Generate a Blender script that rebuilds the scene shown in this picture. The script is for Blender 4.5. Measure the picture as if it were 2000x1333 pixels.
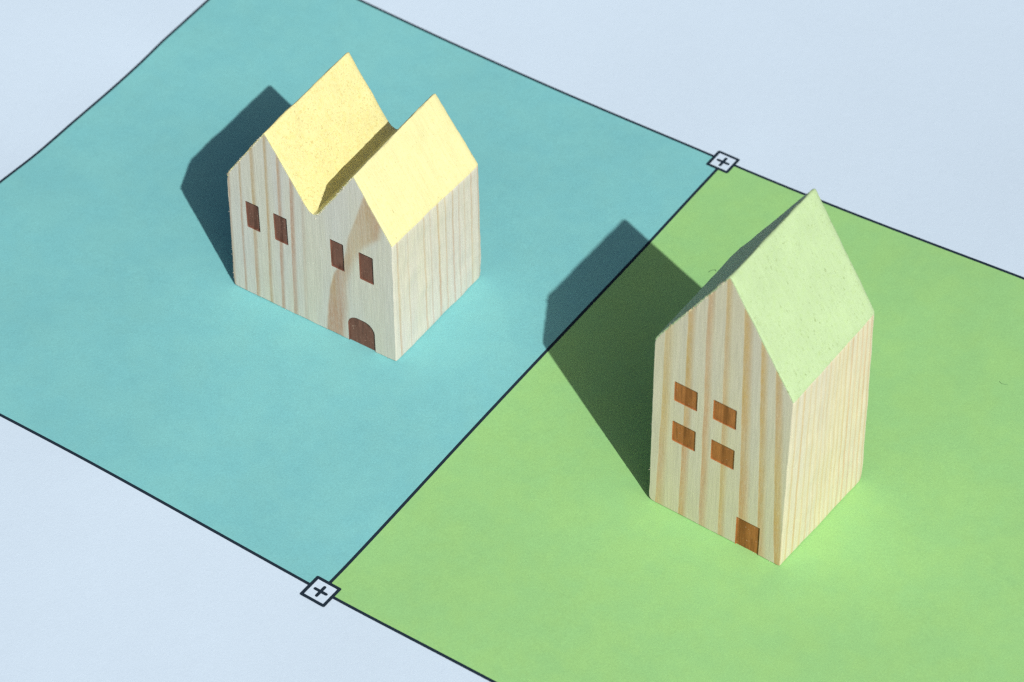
import bpy, bmesh, math, random
import numpy as np
from mathutils import Vector, Matrix, noise
from mathutils import geometry as mgeo

S = 0.01                      # everything below is written in centimetres
SC = bpy.context.scene
COL = SC.collection
for o in list(bpy.data.objects):
    bpy.data.objects.remove(o)

# ------------------------------------------------------------------ camera
cam = bpy.data.cameras.new('camera')
cam.sensor_width = 36.0
cam.lens = 106.715
cam.clip_start = 0.01
cam.clip_end = 100.0
cam_o = bpy.data.objects.new('camera', cam)
COL.objects.link(cam_o)
right = Vector((0.8267548, 0.5624386, -0.01180347))
up = Vector((-0.39214025, 0.59121561, 0.70476246))
fwd = Vector((-0.40336401, 0.57803713, -0.70934516))
mw = Matrix((right, up, -fwd)).transposed().to_4x4()
mw.translation = Vector((24.784488, -35.51718526, 43.58533777)) * S
cam_o.matrix_world = mw
cam.dof.use_dof = True
cam.dof.focus_distance = 0.588
cam.dof.aperture_fstop = 30.0
SC.camera = cam_o

# ------------------------------------------------------------------ daylight
AZ, EL = math.radians(-30.17), math.radians(43.13)
L = Vector((math.cos(AZ) * math.cos(EL), math.sin(AZ) * math.cos(EL), math.sin(EL)))
world = bpy.data.worlds.new('World')
SC.world = world
world.use_nodes = True
wn = world.node_tree
sky = wn.nodes.new('ShaderNodeTexSky')
sky.sky_type = 'NISHITA'
sky.sun_disc = False
sky.dust_density = 4.0
sky.air_density = 0.8
sky.ozone_density = 0.6
sky.sun_elevation = EL
sky.sun_rotation = math.atan2(L.x, L.y)
bg = wn.nodes['Background']
bg.inputs['Strength'].default_value = 0.051
wn.links.new(sky.outputs[0], bg.inputs['Color'])
sun = bpy.data.lights.new('sun', 'SUN')
sun.energy = 3.95
sun.angle = math.radians(0.5)
sun.color = (1.0, 0.965, 0.91)
sun_o = bpy.data.objects.new('sun', sun)
COL.objects.link(sun_o)
sun_o.location = L * 3
sun_o.rotation_euler = L.to_track_quat('Z', 'Y').to_euler()
SC.view_settings.view_transform = 'Standard'
SC.view_settings.look = 'None'
SC.view_settings.gamma = 1.0
SC.view_settings.exposure = 0.0
SC.view_settings.use_curve_mapping = False
SC.render.engine = 'CYCLES'
SC.cycles.max_bounces = 8
SC.cycles.diffuse_bounces = 5
SC.cycles.use_denoising = False
SC.cycles.filter_width = 1.3


# ------------------------------------------------------------------ node helper
class N:
    def __init__(s, name):
        s.m = bpy.data.materials.new(name)
        s.m.use_nodes = True
        s.t = s.m.node_tree
        s.b = s.t.nodes['Principled BSDF']

    def put(s, sock, v):
        if isinstance(v, bpy.types.NodeSocket):
            s.t.links.new(v, sock)
        elif isinstance(v, (tuple, list)) and len(v) == 3 and sock.type == 'RGBA':
            sock.default_value = (*v, 1)
        else:
            sock.default_value = v

    def math(s, op, a, b=0.0, clamp=False):
        n = s.t.nodes.new('ShaderNodeMath')
        n.operation = op
        n.use_clamp = clamp
        s.put(n.inputs[0], a)
        s.put(n.inputs[1], b)
        return n.outputs[0]

    def coords(s):
        tc = s.t.nodes.new('ShaderNodeTexCoord')
        return s.vec('SCALE', tc.outputs['Object'], 1.0 / S)

    def vec(s, op, a, b):
        n = s.t.nodes.new('ShaderNodeVectorMath')
        n.operation = op
        s.put(n.inputs[0], a)
        if op == 'SCALE':
            s.put(n.inputs['Scale'], b)
        else:
            s.put(n.inputs[1], b)
        return n.outputs[0]

    def sep(s, v):
        n = s.t.nodes.new('ShaderNodeSeparateXYZ')
        s.put(n.inputs[0], v)
        return n.outputs

    def noise(s, v, scale, detail=3.0, rough=0.55):
        n = s.t.nodes.new('ShaderNodeTexNoise')
        s.put(n.inputs['Vector'], v)
        n.inputs['Scale'].default_value = scale
        n.inputs['Detail'].default_value = detail
        n.inputs['Roughness'].default_value = rough
        return n.outputs['Fac']

    def range(s, v, a, b, c=0.0, d=1.0, smooth=True):
        n = s.t.nodes.new('ShaderNodeMapRange')
        n.interpolation_type = 'SMOOTHSTEP' if smooth else 'LINEAR'
        s.put(n.inputs[0], v)
        for i, x in enumerate((a, b, c, d)):
            s.put(n.inputs[i + 1], x)
        return n.outputs[0]

    def ramp(s, fac, stops):
        n = s.t.nodes.new('ShaderNodeValToRGB')
        r = n.color_ramp
        stops = sorted(stops)
        while len(r.elements) < len(stops):
            r.elements.new(0.5)
        for e, (p, v) in zip(r.elements, stops):
            e.position = min(max(p, 0), 1)
            e.color = (v, v, v, 1)
        s.put(n.inputs[0], fac)
        return n.outputs[0]

    def mix(s, f, a, b, mode='MIX'):
        n = s.t.nodes.new('ShaderNodeMix')
        n.data_type = 'RGBA'
        n.blend_type = mode
        s.put(n.inputs['Factor'], f)
        s.put(n.inputs[6], a)
        s.put(n.inputs[7], b)
        return n.outputs[2]

    def gain(s, col, f):
        n = s.t.nodes.new('ShaderNodeHueSaturation')
        s.put(n.inputs['Value'], f)
        s.put(n.inputs['Color'], col)
        return n.outputs[0]

    def done(s, col, rough=0.7, spec=0.3, bump=None, dist=0.0001, strength=0.5):
        s.put(s.b.inputs['Base Color'], col)
        s.put(s.b.inputs['Roughness'], rough)
        s.b.inputs['Specular IOR Level'].default_value = spec
        if bump is not None:
            n = s.t.nodes.new('ShaderNodeBump')
            n.inputs['Strength'].default_value = strength
            n.inputs['Distance'].default_value = dist
            s.put(n.inputs['Height'], bump)
            s.t.links.new(n.outputs[0], s.b.inputs['Normal'])
        return s.m


# ------------------------------------------------------------------ materials
def paper_mat(name, col, mottle=0.05, tint=None):
    n = N(name)
    c = n.coords()
    fine = n.noise(c, 27.0, 3.0, 0.65)
    mid = n.noise(c, 3.2, 4.0, 0.55)
    big = n.noise(c, 0.35, 2.0, 0.5)
    v = n.math('ADD', n.range(fine, 0.3, 0.7, 1 - mottle, 1 + mottle, False),
               n.range(mid, 0.3, 0.7, -mottle * 0.3, mottle * 0.3, False))
    v = n.math('ADD', v, n.range(big, 0.3, 0.7, -mottle * 0.4, mottle * 0.4, False))
    base = col
    if tint:
        base = n.mix(n.range(n.noise(c, 1.1, 5.0, 0.65), 0.35, 0.65), col, tint)
    base = n.gain(base, v)
    h = n.math('ADD', n.noise(c, 26.0, 4.0, 0.65), n.math('MULTIPLY', n.noise(c, 5.0, 2.0), 0.8))
    return n.done(base, 0.75, 0.25, h, 0.00005, 0.5)


M_paper = paper_mat('pale_paper', (0.575, 0.71, 0.845), 0.022)
M_teal = paper_mat('teal_print', (0.187, 0.51, 0.54), 0.07, (0.20, 0.525, 0.54))
M_green = paper_mat('green_print', (0.288, 0.575, 0.225), 0.065, (0.305, 0.585, 0.215))
M_ink = paper_mat('dark_ink', (0.010, 0.023, 0.040), 0.10)


def band_ramps(n, coord, width, bands, edge_in, edge_out, per):
    """coord in cm along the face; bands = (left, right, strength)"""
    f = n.math('DIVIDE', coord, width)
    out = None
    for k in range(0, len(bands), per):
        st = [(0.0, 0.0)] if k or bands[0][0] > edge_in + 0.01 else []
        for (l, r, a) in bands[k:k + per]:
            st += [((l - edge_in) / width, 0.0), (l / width, a),
                   (max(r - 0.3 * (r - l), l + 0.004) / width, a * 0.8), ((r + edge_out) / width, 0.0)]
        o = n.ramp(f, st[:32])
        out = o if out is None else n.math('MAXIMUM', out, o)
    return out


def wood_mat(name, w, dep, fb, sb, k0, k1, uc, early, late, front_edges, side_edges, patch=None, stain=None,
             stain_amt=0.0, warm=None):
    """pine cut along the grain: growth rings show as upright bands on every face"""
    n = N(name)
    c = n.coords()
    x, y, z = n.sep(c)
    slow = n.math('SUBTRACT', n.noise(n.vec('MULTIPLY', c, (0.5, 0.5, 0.42)), 1.0, 2.0), 0.5)
    jit = n.math('SUBTRACT', n.noise(n.vec('MULTIPLY', c, (3.0, 3.0, 1.3)), 1.0, 3.0), 0.5)
    wob = n.math('ADD', n.math('MULTIPLY', slow, 0.07), n.math('MULTIPLY', jit, 0.035))
    u = n.math('ADD', x, w / 2)
    lean = n.math('MULTIPLY', n.math('ADD', n.math('MULTIPLY', n.math('SUBTRACT', u, uc), k1), k0),
                  n.math('SUBTRACT', z, 1.2))
    u2 = n.math('ADD', n.math('ADD', u, lean), wob)
    v2 = n.math('ADD', n.math('ADD', y, dep / 2), n.math('MULTIPLY', wob, 0.5))
    front = band_ramps(n, u2, w, fb, *front_edges)
    side = band_ramps(n, v2, dep, sb, *side_edges)
    tc = n.t.nodes.new('ShaderNodeTexCoord')
    nx, ny, nz = n.sep(tc.outputs['Normal'])
    is_side = n.range(n.math('ABSOLUTE', nx), 0.55, 0.8)
    mask = n.t.nodes.new('ShaderNodeMix')
    n.put(mask.inputs[0], is_side)
    n.put(mask.inputs[2], front)
    n.put(mask.inputs[3], side)
    mask = mask.outputs[0]
    if patch:
        zf = n.math('DIVIDE', n.math('ADD', z, n.math('MULTIPLY', jit, 0.15)), 5.0)
        le = n.math('MULTIPLY', n.ramp(zf, [(v / 5, u_ / 5) for v, u_ in patch[0]]), 5.0)
        re = n.math('MULTIPLY', n.ramp(zf, [(v / 5, u_ / 5) for v, u_ in patch[1]]), 5.0)
        uu = n.math('ADD', u, n.math('MULTIPLY', jit, 0.06))
        a = n.range(n.math('SUBTRACT', uu, le), 0.0, 0.07)
        b = n.range(n.math('SUBTRACT', re, uu), -0.03, 0.2)
        streak = n.range(n.noise(n.vec('MULTIPLY', c, (9.0, 9.0, 0.25)), 1.0, 2.0), 0.3, 0.65, 0.7, 1.0)
        pm = n.math('MULTIPLY', n.math('MULTIPLY', a, b), streak)
        pm = n.math('MULTIPLY', pm, n.math('SUBTRACT', 1.0, is_side))
        mask = n.math('MAXIMUM', mask, n.math('MULTIPLY', pm, 1.0))
    fade = n.range(n.noise(n.vec('MULTIPLY', c, (1.6, 1.6, 0.5)), 1.0, 3.0), 0.25, 0.7, 0.72, 1.1)
    grit = n.range(n.noise(n.vec('MULTIPLY', c, (30, 30, 9)), 1.0, 3.0, 0.7), 0.25, 0.75, 0.72, 1.12)
    mask = n.math('MULTIPLY', n.math('MULTIPLY', mask, fade), grit, True)
    hue = n.range(n.noise(n.vec('MULTIPLY', c, (1.1, 1.1, 0.22)), 1.0, 2.0), 0.35, 0.65)
    lcol = n.mix(hue, late, warm or tuple(q * 1.08 for q in late))
    ecol = n.mix(n.range(n.noise(n.vec('MULTIPLY', c, (2.2, 2.2, 0.3)), 1.0, 3.0), 0.3, 0.7), early,
                 tuple(q * f for q, f in zip(early, (1.035, 1.02, 0.93))))
    col = n.mix(mask, ecol, lcol)
    fib = n.noise(n.vec('MULTIPLY', c, (30, 30, 1.1)), 1.0, 3.0, 0.65)
    spk = n.noise(n.vec('MULTIPLY', c, (32, 32, 16)), 1.0, 2.0, 0.6)
    val = n.math('ADD', n.range(fib, 0.3, 0.7, 0.90, 1.08, False), n.range(spk, 0.60, 0.78, 0.0, 0.14, False))
    col = n.gain(col, val)
    if stain:
        col = n.mix(stain_amt, col, stain)
        st = n.noise(n.vec('MULTIPLY', c, (20, 20, 2.2)), 1.0, 3.0, 0.7)
        col = n.gain(col, n.range(st, 0.3, 0.7, 0.72, 1.25, False))
        band = n.range(mask, 0.1, 0.6, 1.0, 0.74, False)
        col = n.gain(col, band)
        dots = n.range(n.noise(c, 24.0, 1.0, 0.5), 0.69, 0.75, 0.0, 0.4)
        col = n.mix(dots, col, (0.62, 0.42, 0.32))
    h = n.math('ADD', n.math('MULTIPLY', fib, 0.7), n.math('MULTIPLY', spk, 0.55))
    h = n.math('SUBTRACT', h, n.math('MULTIPLY', mask, 0.25))
    return n.done(col, 0.6 if not stain else 0.6, 0.3 if not stain else 0.12, h, 0.00006, 0.6)


def paint_mat(name, col, deep, pit, speck, line, coarse, aniso=17, holes=0.66):
    """thick brushed paint on sawn wood, pitted where the grain shows through"""
    n = N(name)
    c = n.coords()
    x, y, z = n.sep(c)
    # coordinate along the slope: fine saw lines run from ridge to eave
    saw = n.noise(n.vec('MULTIPLY', c, (1.2, 26.0, 1.2)), 1.0, 3.0, 0.6)
    cell = n.noise(c, 20.0, 4.0, 0.72)
    patch = n.range(n.noise(c, 1.3, 3.0), 0.3, 0.7, 0.35, 1.0)
    big = n.noise(c, 1.7, 3.0)
    pits = n.range(cell, speck, speck + 0.10)
    pits = n.math('MULTIPLY', pits, patch)
    base = n.mix(n.math('MULTIPLY', n.range(n.noise(c, 11.0, 5.0, 0.75), 0.44, 0.68), coarse), col, deep)
    base = n.mix(n.math('MULTIPLY', pits, 0.55), base, pit)
    dark = n.noise(n.vec('MULTIPLY', c, (aniso, 30, aniso)), 1.0, 2.0, 0.6)
    base = n.mix(n.math('MULTIPLY', n.range(dark, holes, holes + 0.08), 0.75), base, tuple(q * 0.55 for q in pit))
    base = n.gain(base, n.math('ADD', n.range(big, 0.3, 0.7, 0.97, 1.03, False),
                               n.range(saw, 0.3, 0.7, -line, line, False)))
    h = n.math('SUBTRACT', n.math('MULTIPLY', cell, -0.8 * (coarse + 0.35)), n.math('MULTIPLY', pits, 0.5))
    h = n.math('ADD', h, n.math('MULTIPLY', saw, min(0.5, 10 * line)))
    return n.done(base, 0.62, 0.3, h, 0.00010, 0.6)


# ------------------------------------------------------------------ mesh helpers
def mesh_obj(name, verts, faces, mat, parent=None, smooth=False, label=None):
    me = bpy.data.meshes.new(name)
    me.from_pydata([tuple(q * S for q in v) for v in verts], [], faces)
    me.validate()
    bm = bmesh.new()
    bm.from_mesh(me)
    bmesh.ops.recalc_face_normals(bm, faces=bm.faces)
    bm.to_mesh(me)
    bm.free()
    if mat:
        me.materials.append(mat)
    if smooth:
        me.shade_smooth()
    o = bpy.data.objects.new(name, me)
    COL.objects.link(o)
    o.parent = parent
    if label:
        o['label'] = label
    return o


def sharp_smooth(o, deg=32):
    me = o.data
    me.shade_smooth()
    bm = bmesh.new()
    bm.from_mesh(me)
    for e in bm.edges:
        if len(e.link_faces) == 2 and e.calc_face_angle(0) > math.radians(deg):
            e.smooth = False
    bm.to_mesh(me)
    bm.free()


# ------------------------------------------------------------------ paper sheet
# the sheet does not lie perfectly flat: measured rises (x, y, height) in cm
CTRL = [(-2.1, -7.41, .065), (-4.9, -7.41, .15), (-7.2, -7.41, .145), (-10, -7.4, .09), (.4, -7.41, -.02), (1.6, -7.41, -.045),
        (3.1, -7.41, -.03), (4.6, -7.41, -.02), (-9.0, 7.06, .075), (-6.9, 7.06, -.01), (-3.4, 7.06, -.07), (.4, 7.06, -.035),
        (1.2, 7.06, -.04), (4.3, 7.06, .06), (7.9, 7.06, .27), (10.5, 7.2, .36), (.73, -6.9, -.06), (.73, -2.85, -.03), (.73, .78, -.035),
        (.73, 3.7, -.06), (.73, 6.0, -.035), (-11.83, -2.1, 0), (-11.83, -.94, -.07), (-11.83, .26, -.055), (-11.83, 1.49, -.05),
        (-11.83, 2.75, 0), (-11.83, 3.4, .068), (-11.83, 4.04, .092), (-11.83, 5.13, .136), (-11.83, -4.5, .05),
        (-5.7, -1.8, 0), (-1.6, -1.8, 0), (-1.6, 1.2, 0), (-5.7, 1.2, 0), (4.6, -2.1, 0), (7.6, -2.1, 0), (7.7, .65, 0), (4.7, .7, 0),
        (-25, -25, 0), (25, -25, 0), (25, 25, .1), (-25, 25, 0), (0, -25, 0), (0, 25, 0), (-25, 0, 0), (25, 0, 0.1), (11, -4, 0), (5, -12, 0),
        (-8, 3, -.02), (8, 3.5, .07), (-3, 15, 0), (7, 14, .15)]
_P = np.array([c[:2] for c in CTRL])
_z = np.array([c[2] for c in CTRL])


def _tps(d2):
    return 0.5 * d2 * np.log(d2 + 1e-9)


_n = len(_P)
_A = np.zeros((_n + 3, _n + 3))
_A[:_n, :_n] = _tps(((_P[:, None] - _P[None]) ** 2).sum(-1)) + np.eye(_n) * 0.08
_A[:_n, _n] = 1
_A[:_n, _n + 1:] = _P
_A[_n:, :_n] = _A[:_n, _n:].T
_w = np.linalg.solve(_A, np.concatenate([_z, np.zeros(3)]))
RECTS = [(-3.6627, -0.2918, 2.1, 1.55), (6.0954, -0.7288, 1.6, 1.45)]


def paper_h(X, Y):
    X = np.asarray(X, float)
    Y = np.asarray(Y, float)
    q = np.stack([X, Y], -1)
    r = _tps(((q[..., None, :] - _P) ** 2).sum(-1)) @ _w[:_n] + _w[_n] + q @ _w[_n + 1:]
    fl = np.clip((24 - np.maximum(abs(X), abs(Y))) / 6, 0, 1)
    r = r * fl
    for cx, cy, hx, hy in RECTS:
        d = np.hypot(np.maximum(abs(X - cx) - hx, 0), np.maximum(abs(Y - cy) - hy, 0))
        t = np.clip(d / 1.6, 0, 1)
        r = r * (t * t * (3 - 2 * t))
    return r


def sheet(name, x0, x1, y0, y1, lift, mat, step=0.4, parent=None, label=None, thick=0.0):
    nx = max(1, int(math.ceil((x1 - x0) / step)))
    ny = max(1, int(math.ceil((y1 - y0) / step)))
    xs = np.linspace(x0, x1, nx + 1)
    ys = np.linspace(y0, y1, ny + 1)
    X, Y = np.meshgrid(xs, ys)
    Z = paper_h(X, Y) + lift
    v = [(a, b, c) for a, b, c in zip(X.ravel(), Y.ravel(), Z.ravel())]
    f = []
    for j in range(ny):
        for i in range(nx):
            a = j * (nx + 1) + i
            f.append((a, a + 1, a + nx + 2, a + nx + 1))
    if thick:
        k = len(v)
        rim = [i for i in range(nx + 1)] + [j * (nx + 1) + nx for j in range(1, ny + 1)] + \
              [ny * (nx + 1) + i for i in range(nx - 1, -1, -1)] + [j * (nx + 1) for j in range(ny - 1, 0, -1)]
        v += [(v[i][0], v[i][1], v[i][2] - thick) for i in rim]
        m = len(rim)
        for q in range(m):
            f.append((rim[q], k + q, k + (q + 1) % m, rim[(q + 1) % m]))
        f.append(tuple(k + q for q in range(m)))
    return mesh_obj(name, v, f, mat, parent, True, label)


def ribbon(name, pts, mat, lift, parent=None, label=None):
    """flat closed outline laid on the paper"""
    z = paper_h([p[0] for p in pts], [p[1] for p in pts])
    return mesh_obj(name, [(p[0], p[1], float(h) + lift) for p, h in zip(pts, z)], [tuple(range(len(pts)))], mat, parent, False, label)


X0, XL, XR, YB, YT = 0.728, -11.83, 13.28, -7.411, 7.062
LW = 0.065
paper = sheet('paper_sheet', -27, 27, -27, 27, 0.0, M_paper, 0.45, None, None)
paper['kind'] = 'structure'
paper['label'] = 'pale blue-white paper sheet printed with two plots under both toy houses'
sheet('plot', XL, X0, YB, YT, 0.004, M_teal, 0.3, paper, 'teal printed plot under the twin-gabled house')
sheet('plot', X0, XR, YB, YT, 0.004, M_green, 0.3, paper, 'green printed plot under the tall house')
hw = LW / 2
sheet('boundary_line', X0 - hw, X0 + hw, YB, YT, 0.0085, M_ink, 0.2, paper, 'thin dark line dividing the teal and green plots')
sheet('boundary_line', XL - hw, XR + hw, YB - hw, YB + hw, 0.007, M_ink, 0.2, paper, 'thin dark line along the near edge of both plots')
sheet('boundary_line', XL - hw, XR + hw, YT - hw, YT + hw, 0.007, M_ink, 0.2, paper, 'thin dark line along the far edge of both plots')
sheet('boundary_line', XL - hw, XL + hw, YB, YT, 0.0085, M_ink, 0.2, paper, 'thin dark line along the left end of the teal plot')
sheet('boundary_line', XR - hw, XR + hw, YB, YT, 0.0085, M_ink, 0.2, paper, 'thin dark line along the right end of the green plot')


def rsq(cx, cy, h, r, k=4):
    out = []
    for sx, sy, a0 in ((1, 1, 0), (-1, 1, 90), (-1, -1, 180), (1, -1, 270)):
        for i in range(k + 1):
            a = math.radians(a0 + 90 * i / k)
            out.append((cx + sx * (h - r) + r * math.cos(a), cy + sy * (h - r) + r * math.sin(a)))
    return out


def corner_marker(cx, cy, h, label):
    t = ribbon('corner_marker', rsq(cx, cy, h - 0.03, 0.01), M_paper, 0.011, paper, label)
    o_, i_ = rsq(cx, cy, h, 0.035), rsq(cx, cy, h - 0.068, 0.004)
    pts = o_ + i_
    z = paper_h([p[0] for p in pts], [p[1] for p in pts])
    m = len(o_)
    mesh_obj('marker_frame', [(p[0], p[1], float(q) + 0.0135) for p, q in zip(pts, z)],
             [(i, (i + 1) % m, m + (i + 1) % m, m + i) for i in range(m)], M_ink, t)
    a, b = 0.125, 0.034                    # plus sign with rounded ends, one outline
    pl = []
    for q in range(4):
        ang = math.radians(90 * q)
        ca, sa = math.cos(ang), math.sin(ang)
        loc = [(b, -b)] if False else []
        loc = [(b, -b)]
        loc = [(b, -b)] + [(a + b * math.cos(math.radians(th)), b * math.sin(math.radians(th))) for th in range(-90, 91, 30)]
        for px, py in loc:
            pl.append((cx + px * ca - py * sa, cy + px * sa + py * ca))
    ribbon('plus_sign', pl, M_ink, 0.0135, t)


corner_marker(0.722, -7.435, 0.288, 'square plus marker at the near end of the dividing line')
corner_marker(0.716, 7.012, 0.273, 'square plus marker at the far end of the dividing line')


# ------------------------------------------------------------------ wooden block houses
def rounded_ring(cor, radii, seg, counts=None, spacing=0.1):
    """3D polygon with rounded corners; straight runs split evenly. Returns points, corner index ranges, counts"""
    n = len(cor)
    cor = [Vector(c) for c in cor]
    pts, mid, cnt = [], [], []
    for i in range(n):
        p, c, q = cor[i - 1], cor[i], cor[(i + 1) % n]
        a = c + (p - c).normalized() * radii[i]
        b = c + (q - c).normalized() * radii[i]
        st = len(pts)
        for k in range(seg + 1):
            t = k / seg
            pts.append(a * (1 - t) ** 2 + c * 2 * t * (1 - t) + b * t * t)
        mid.append(st + seg // 2)
        e = q + (c - q).normalized() * radii[(i + 1) % n]
        m = counts[i] if counts else max(1, int((e - b).length / spacing))
        cnt.append(m)
        for k in range(1, m):
            pts.append(b.lerp(e, k / m))
    return pts, mid, cnt


def ring_normals(pts):
    n = len(pts)
    out = []
    for i in range(n):
        d = pts[(i + 1) % n] - pts[i - 1]
        out.append(Vector((d.z, 0, -d.x)).normalized())
    return out


def block(front, back, radii, spacing, layers, depth, rough, bump_fn, seed, edge):
    fp, mid, cnt = rounded_ring(front, radii, 4, None, spacing)
    bp, _, _ = rounded_ring(back, radii, 4, cnt, spacing)
    nf, nb = ring_normals(fp), ring_normals(bp)
    ts = [0.0, 0.010 / depth, 0.028 / depth] + [k / layers for k in range(1, layers - 1)] + [1 - 0.12 / depth, 1 - 0.05 / depth, 1 - 0.015 / depth, 1.0]
    ins = {0: edge, 1: edge * 0.3}

    def pos(i, t, off=0.0):
        p = fp[i].lerp(bp[i], t)
        nn = nf[i].lerp(nb[i], t).normalized()
        g = rough * noise.noise(Vector((p.x * 2.2 + seed, p.y * 2.2, p.z * 2.2)))
        g += rough * 0.5 * noise.noise(Vector((p.x * 7 + seed, p.y * 7, p.z * 7)))
        d = (1 - t) * depth                # the back edges are sanded rounder, most of all near the base
        if d < 0.119:
            low = max(0.0, 1 - p.z / 0.5)
            g -= (0.040 + 0.11 * low * low) * (1 - math.sqrt(max(0.0, 1 - (1 - d / 0.12) ** 2)))
        return p + nn * (g + off + bump_fn(i, t, p))
    return fp, bp, mid, ts, ins, pos


def make_house(spec):
    w, dep = spec['w'], spec['dep']
    root = bpy.data.objects.new('toy_house', None)
    COL.objects.link(root)
    root.location = Vector(spec['loc']) * S
    root.rotation_euler = (0, 0, spec['yaw'])
    root.empty_display_size = 0.01
    root['label'] = spec['label']
    root['category'] = 'toy house'
    fpts = spec['front']
    # the sawn front face leans slightly: fit its plane y = a + b x + c z
    A = np.array([[1, p[0], p[2]] for p in fpts])
    co = np.linalg.lstsq(A, np.array([p[1] for p in fpts]), rcond=None)[0]
    yf = lambda x, z: float(co[0] + co[1] * x + co[2] * z)
    front = [(p[0], yf(p[0], p[2]), p[2]) for p in fpts]
    bumpf = spec.get('bump', lambda i, t, p: 0.0)
    fp, bp, mid, ts, ins, pos = block(front, spec['back'], spec['radii'], 0.09, spec['layers'], dep, spec['rough'], bumpf, spec['seed'], 0.02)
    n = len(fp)
    flat = lambda v: (v.x, v.y, max(v.z, 0.0))
    verts, faces = [], []
    for k, t in enumerate(ts):
        for i in range(n):
            verts.append(flat(pos(i, t, -ins.get(k, 0.0) - 0.006)))
    for k in range(len(ts) - 1):
        for i in range(n):
            j = (i + 1) % n
            faces.append((k * n + i, k * n + j, (k + 1) * n + j, (k + 1) * n + i))
    for k in (0, len(ts) - 1):          # concave end faces, split into triangles here
        cap = [Vector((verts[k * n + i][0], verts[k * n + i][2], 0)) for i in range(n)]
        for tri in mgeo.tessellate_polygon([cap]):
            faces.append(tuple(k * n + i for i in tri))
    body = mesh_obj('body', verts, faces, spec['wood'], root)

    # shallow stamped openings
    D = spec['sink']

    def outline(op):
        x0, x1, z0, z1, r = op
        if r <= 0.02:
            r0 = 0.012
            cs = [(x0, z0), (x1, z0), (x1, z1), (x0, z1)]
            return [(x, z) for x, z in cs] if z0 < 0 else [(x, z) for x, z in [(x0 + r0, z0), (x1 - r0, z0), (x1, z0 + r0), (x1, z1 - r0), (x1 - r0, z1), (x0 + r0, z1), (x0, z1 - r0), (x0, z0 + r0)]]
        o = [(x0, z0), (x1, z0)]
        rx, rz = r, r * 1.0
        for k in range(9):
            a = math.radians(90 * k / 8)
            o.append((x1 - rx + rx * math.cos(a), z1 - rz + rz * math.sin(a)))
        for k in range(9):
            a = math.radians(90 + 90 * k / 8)
            o.append((x0 + rx + rx * math.cos(a), z1 - rz + rz * math.sin(a)))
        return o

    cutters = []
    for kind, op in spec['openings']:
        ol = outline(op)
        m = len(ol)
        v = [(x, yf(x, z) - 0.2, z) for x, z in ol] + [(x, yf(x, z) + D, z) for x, z in ol]
        f = [tuple(range(m)), tuple(range(m, 2 * m))] + [(i, (i + 1) % m, m + (i + 1) % m, m + i) for i in range(m)]
        cutters.append(mesh_obj('cutter', v, f, None, root))
    for c in cutters:
        md = body.modifiers.new('cut', 'BOOLEAN')
        md.operation = 'DIFFERENCE'
        md.solver = 'EXACT'
        md.object = c
    bpy.context.view_layer.update()
    dg = bpy.context.evaluated_depsgraph_get()
    me = bpy.data.meshes.new_from_object(body.evaluated_get(dg))
    body.modifiers.clear()
    old = body.data
    body.data = me
    bpy.data.meshes.remove(old)
    me.name = 'body'
    for c in cutters:
        cm = c.data
        bpy.data.objects.remove(c)
        bpy.data.meshes.remove(cm)

    # torn fibres along the sawn edges, part of the block itself
    rnd = random.Random(spec['seed'])
    bm = bmesh.new()
    bm.from_mesh(me)
    for (ia, ib, count, ln, outw) in spec['fibres']:
        a, b = Vector(front[ia]), Vector(front[ib])
        d = (b - a).normalized()
        nrm = Vector((d.z, 0, -d.x))
        for _ in range(count):
            t = rnd.random()
            p = a.lerp(b, 0.03 + 0.94 * t) - nrm * rnd.uniform(0.005, 0.03)
            dirv = (nrm * rnd.uniform(0.2, 1.0) * outw + Vector((rnd.uniform(-.5, .5), -rnd.uniform(0.05, 0.7), rnd.uniform(-.5, .7)))).normalized()
            l = ln * rnd.uniform(0.4, 1.2)
            th = rnd.uniform(0.005, 0.014)
            s1 = dirv.cross(Vector((0.3, 0.9, 0.2))).normalized() * th
            s2 = dirv.cross(s1).normalized() * th * 0.7
            q = p + dirv * l
            vs = [bm.verts.new(Vector(flat(x)) * S) for x in (p + s1, p - s1, p + s2 + dirv * 0.002, q)]
            for tri in ((0, 1, 3), (1, 2, 3), (2, 0, 3), (0, 2, 1)):
                bm.faces.new([vs[k] for k in tri])
    bm.to_mesh(me)
    bm.free()
    sharp_smooth(body, 30)

    # roofs: a thin skin of paint over each gable
    for (ca, cb, mat, lab) in spec['roofs']:
        ia, ib = mid[ca], mid[cb]
        idx = list(range(ia, ib + 1))
        m = len(idx)
        rt = list(ts)
        rt[0] = 0.002 / dep
        rt[-1] = 1 - 0.002 / dep
        V, F = [], []
        for layer in (0, 1):
            for k, t in enumerate(rt):
                for q, i in enumerate(idx):
                    endf = 0.0
                    e = min(q, m - 1 - q)
                    if layer == 0:
                        off = 0.007 - ins.get(k, 0.0) * 0.45 - (0.006 if e == 0 else 0)
                        off += 0.004 * noise.noise(Vector((i * 1.7, t * 40, spec['seed']))) + 0.006 * noise.noise(Vector((i * 0.9, t * 14, spec['seed'] + 5)))
                    else:
                        off = -0.034
                    V.append(flat(pos(i, t, off)))
        kk = len(rt)
        for layer in (0, 1):
            b0 = layer * kk * m
            for k in range(kk - 1):
                for q in range(m - 1):
                    a = b0 + k * m + q
                    F.append((a, a + 1, a + m + 1, a + m))
        o2 = kk * m
        for k in range(kk - 1):
            for q in (0, m - 1):
                a = k * m + q
                F.append((a, a + m, o2 + a + m, o2 + a))
        for k in (0, kk - 1):
            for q in range(m - 1):
                a = k * m + q
                F.append((a, a + 1, o2 + a + 1, o2 + a))
        r = mesh_obj('roof', V, F, mat, root, False, lab)
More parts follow.
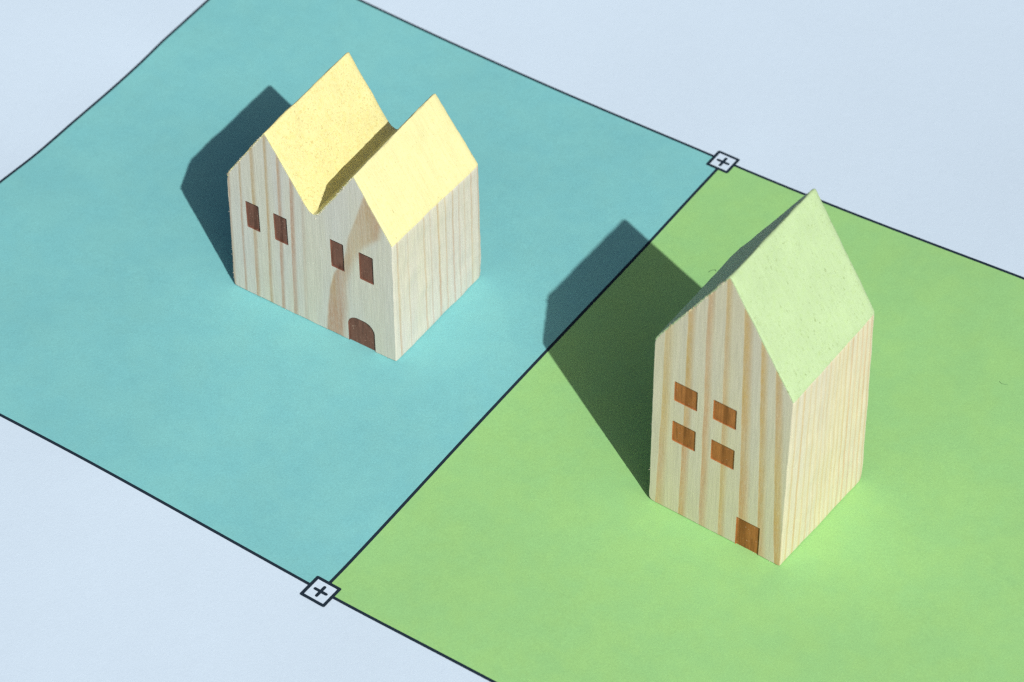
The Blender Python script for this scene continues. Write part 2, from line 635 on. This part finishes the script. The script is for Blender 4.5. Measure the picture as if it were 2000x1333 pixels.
        sharp_smooth(r, 40)

    # stained inlays lying in the openings: floor plus upstanding burnt rim, one solid tray
    for kind, op in spec['openings']:
        x0, x1, z0, z1, r = op
        g = 0.0012
        ol = outline((x0 + g, x1 - g, (z0 + g) if z0 >= 0 else 0.003, z1 - g, r))
        cx, cz = (x0 + x1) / 2, (z0 + z1) / 2
        rim = 0.006
        m = len(ol)
        inn = []
        for x, z in ol:
            zi = z
            if not (z0 < 0 and z < 0.01):
                zi = z - rim * (1 if z > cz else -1)
            inn.append((x - rim * (1 if x > cx else -1), zi))
        jit = lambda x, z: 0.0015 * noise.noise(Vector((x * 30, z * 30, 4.0)))
        ring_o = [(x, yf(x, z) + 0.0015 + jit(x, z), z) for x, z in ol]
        ring_i = [(x, yf(x, z) + 0.006 + jit(x, z), z) for x, z in inn]
        ring_f = [(x, yf(x, z) + D - 0.004, z) for x, z in inn]
        ring_b = [(x, yf(x, z) + D - 0.0005, z) for x, z in ol]
        V = ring_o + ring_i + ring_f + ring_b
        F = []
        for a in range(3):
            for i in range(m):
                j = (i + 1) % m
                F.append((a * m + i, a * m + j, (a + 1) * m + j, (a + 1) * m + i))
        F.append(tuple(range(2 * m, 3 * m)))
        F = [f for f in F]
        for i in range(m):
            j = (i + 1) % m
            F.append((3 * m + i, 3 * m + j, j, i))
        F.append(tuple(range(3 * m, 4 * m)))
        # floor ring joins the back ring only through the outer wall
        F = [f for f in F if not (len(f) == 4 and min(f) >= 2 * m and max(f) < 4 * m and min(f) < 3 * m and max(f) >= 3 * m)]
        mesh_obj(kind, V, F, spec['stain'], root, False)
    return root


H1W, H1D = 4.08, 2.97
h1_fb = [(0.03, 0.07, .8), (0.33, 0.365, .85), (0.63, 0.71, 1), (0.98, 1.035, 1), (1.28, 1.35, .95), (1.58, 1.67, 1), (1.86, 1.93, .3)]
h1_sb = [(0.15, 0.19, .7), (0.495, 0.515, .4), (1.045, 1.075, .65), (1.26, 1.28, .4), (1.52, 1.56, .75), (1.77, 1.79, .55), (2.01, 2.04, .6),
         (2.22, 2.25, .4), (2.41, 2.43, .4), (2.65, 2.68, .55), (2.9, 2.93, .5)]
h1_patch = ([(0, 2.34), (.7, 2.4), (1.23, 2.48), (1.7, 2.6), (2.2, 2.86), (2.55, 2.95), (2.85, 3.0), (3.45, 3.21), (4.12, 3.43), (4.6, 3.5)],
            [(0, 2.88), (.94, 3.0), (1.5, 3.02), (1.93, 3.12), (2.37, 3.27), (2.7, 3.42), (3.19, 3.86), (3.75, 4.0), (4.18, 3.85), (4.6, 3.7)])
E1, T1 = (0.63, 0.61, 0.545), (0.50, 0.31, 0.21)
args1 = (H1W, H1D, h1_fb, h1_sb, -0.03, 0.0, 2.0, E1, T1, (0.015, 0.03, 7), (0.02, 0.025, 7))
M_wood1 = wood_mat('pale_pine', *args1, patch=h1_patch, warm=(0.52, 0.375, 0.20))
M_stain1 = wood_mat('umber_stain', *args1, patch=h1_patch, stain=(0.175, 0.075, 0.050), stain_amt=0.975)
M_yellow_a = paint_mat('rough_yellow_paint', (0.735, 0.695, 0.34), (0.72, 0.645, 0.265), (0.50, 0.38, 0.12), 0.565, 0.010, 0.9, 24, 0.675)
M_yellow_b = paint_mat('smooth_yellow_paint', (0.725, 0.70, 0.375), (0.71, 0.655, 0.30), (0.50, 0.40, 0.14), 0.63, 0.05, 0.5, 8, 0.70)

house1 = dict(
    loc=(-3.6627, -0.2918, 0), yaw=0.00751, w=H1W, dep=H1D, seed=11.0, sink=0.036, layers=30, rough=0.016,
    label='short wide wooden toy house with twin yellow gables standing on the teal plot',
    #        A                  B                  eR                      p2                     v                      p1                      eL
    front=[(-2.055, -1.505, 0), (2.068, -1.535, 0), (2.076, -1.45, 3.169), (1.214, -1.44, 4.585), (0.164, -1.465, 2.93), (-0.923, -1.476, 4.668), (-1.995, -1.47, 3.055)],
    back=[(-2.03, 1.49, 0), (2.10, 1.52, 0), (2.115, 1.48, 3.12), (1.119, 1.447, 4.59), (0.085, 1.45, 3.00), (-0.986, 1.451, 4.685), (-2.03, 1.46, 3.04)],
    radii=[0.10, 0.05, 0.06, 0.07, 0.34, 0.07, 0.16],
    wood=M_wood1, stain=M_stain1,
    roofs=[(4, 6, M_yellow_a, 'rough speckled yellow paint on the left gable'), (2, 4, M_yellow_b, 'smoother yellow paint on the right gable')],
    openings=[('window', (0.49 - 2.04, 0.82 - 2.04, 1.885, 2.585, 0)), ('window', (1.185 - 2.04, 1.52 - 2.04, 1.885, 2.6, 0)),
              ('window', (2.585 - 2.04, 2.91 - 2.04, 1.882, 2.61, 0)), ('window', (3.28 - 2.04, 3.625 - 2.04, 1.892, 2.612, 0)),
              ('door', (2.92 - 2.04, 3.585 - 2.04, -0.1, 0.735, 0.26))],
    fibres=[(5, 6, 90, 0.045, 0.3), (3, 4, 70, 0.05, 0.5), (0, 1, 12, 0.025, 0.15), (4, 5, 20, 0.03, .3), (6, 0, 8, 0.02, .2)])
make_house(house1)

H2W, H2D = 2.985, 2.80
h2_fb = [(0.20, 0.34, .8), (0.71, 0.83, 1), (1.16, 1.27, 1), (1.59, 1.68, .85), (2.03, 2.19, 1), (2.45, 2.56, .95), (2.80, 2.96, 1)]
h2_sb = [(c - 0.014, c + 0.014, a) for c, a in ((.15, .6), (.38, .8), (.60, .45), (.79, .5), (.97, .4), (1.12, .45), (1.27, .5), (1.42, .4), (1.57, .45),
                                              (1.71, .4), (1.86, .6), (2.03, .75), (2.2, .55), (2.38, .6), (2.54, .7), (2.70, .6))]
E2, T2 = (0.64, 0.605, 0.475), (0.60, 0.36, 0.195)
args2 = (H2W, H2D, h2_fb, h2_sb, 0.0, 0.03, 1.0, E2, T2, (0.012, 0.075, 7), (0.05, 0.015, 7))
M_wood2 = wood_mat('striped_pine', *args2, warm=(0.60, 0.42, 0.165))
M_stain2 = wood_mat('amber_stain', *args2, stain=(0.37, 0.14, 0.034), stain_amt=0.975)
M_lime = paint_mat('pale_green_paint', (0.435, 0.59, 0.33), (0.415, 0.58, 0.275), (0.31, 0.42, 0.11), 0.595, 0.035, 0.6, 8, 0.655)


house2 = dict(
    loc=(6.0954, -0.7288, 0), yaw=-0.01329, w=H2W, dep=H2D, seed=47.0, sink=0.028, layers=28, rough=0.011,
    label='tall narrow wooden toy house with pale green gable roof standing on the green plot',
    front=[(-1.492, -1.394, 0), (1.505, -1.41, 0), (1.525, -1.433, 4.47), (0.067, -1.393, 6.80), (-1.464, -1.365, 4.375)],
    back=[(-1.46, 1.39, 0), (1.655, 1.41, 0), (1.575, 1.40, 4.48), (0.094, 1.44, 6.80), (-1.46, 1.40, 4.38)],
    radii=[0.14, 0.06, 0.06, 0.09, 0.14],
    wood=M_wood2, stain=M_stain2,
    roofs=[(2, 4, M_lime, None)],
    openings=[('window', (0.503 - 1.4925, 1.012 - 1.4925, 3.04, 3.55, 0)), ('window', (1.353 - 1.4925, 1.86 - 1.4925, 3.06, 3.575, 0)),
              ('window', (0.487 - 1.4925, 1.006 - 1.4925, 1.955, 2.495, 0)), ('window', (1.348 - 1.4925, 1.862 - 1.4925, 1.985, 2.515, 0)),
              ('door', (1.982 - 1.4925, 2.505 - 1.4925, -0.1, 0.775, 0))],
    fibres=[(3, 4, 50, 0.07, 0.2), (0, 1, 8, 0.02, 0.15), (4, 0, 5, 0.02, .2)])
make_house(house2)


# ------------------------------------------------------------------ bits of lint on the paper
M_lint = N('dark_lint').done((0.07, 0.16, 0.09), 0.8, 0.2)


def lint(pts, r, label):
    pts = [Vector((x, y, float(paper_h(x, y)) + 0.004 + r + dz)) for x, y, dz in pts]
    dense = []
    for i in range(len(pts) - 1):
        a, b = pts[i], pts[i + 1]
        p, q = pts[max(i - 1, 0)], pts[min(i + 2, len(pts) - 1)]
        for k in range(5):
            t = k / 5
            dense.append(0.5 * ((2 * a) + (b - p) * t + (2 * p - 5 * a + 4 * b - q) * t * t + (3 * a - p - 3 * b + q) * t ** 3))
    dense.append(pts[-1])
    V, F = [], []
    for i, p in enumerate(dense):
        d = (dense[min(i + 1, len(dense) - 1)] - dense[max(i - 1, 0)]).normalized()
        s1 = d.cross(Vector((0, 0, 1))).normalized()
        s2 = s1.cross(d)
        for k in range(5):
            a = 2 * math.pi * k / 5
            V.append(p + (s1 * math.cos(a) + s2 * math.sin(a)) * r * (0.6 if i in (0, len(dense) - 1) else 1))
    for i in range(len(dense) - 1):
        for k in range(5):
            F.append((i * 5 + k, i * 5 + (k + 1) % 5, i * 5 + 5 + (k + 1) % 5, i * 5 + 5 + k))
    F += [tuple(range(5)), tuple(range(len(V) - 5, len(V)))]
    o = mesh_obj('lint_fibre', V, F, M_lint, None, True, label)
    o['category'] = 'lint'
    o['group'] = 'stray lint fibres on the green plot'


lint([(2.24, 3.93, 0), (2.27, 4.0, .01), (2.33, 4.06, .015), (2.36, 4.04, .01)], 0.0042, "dark curled lint fibre just left of the tall house's green roof")
lint([(8.78, 4.30, 0), (8.85, 4.26, .004), (8.92, 4.27, .006), (8.97, 4.31, .002)], 0.0024, 'faint lint thread near the right edge of the green plot')
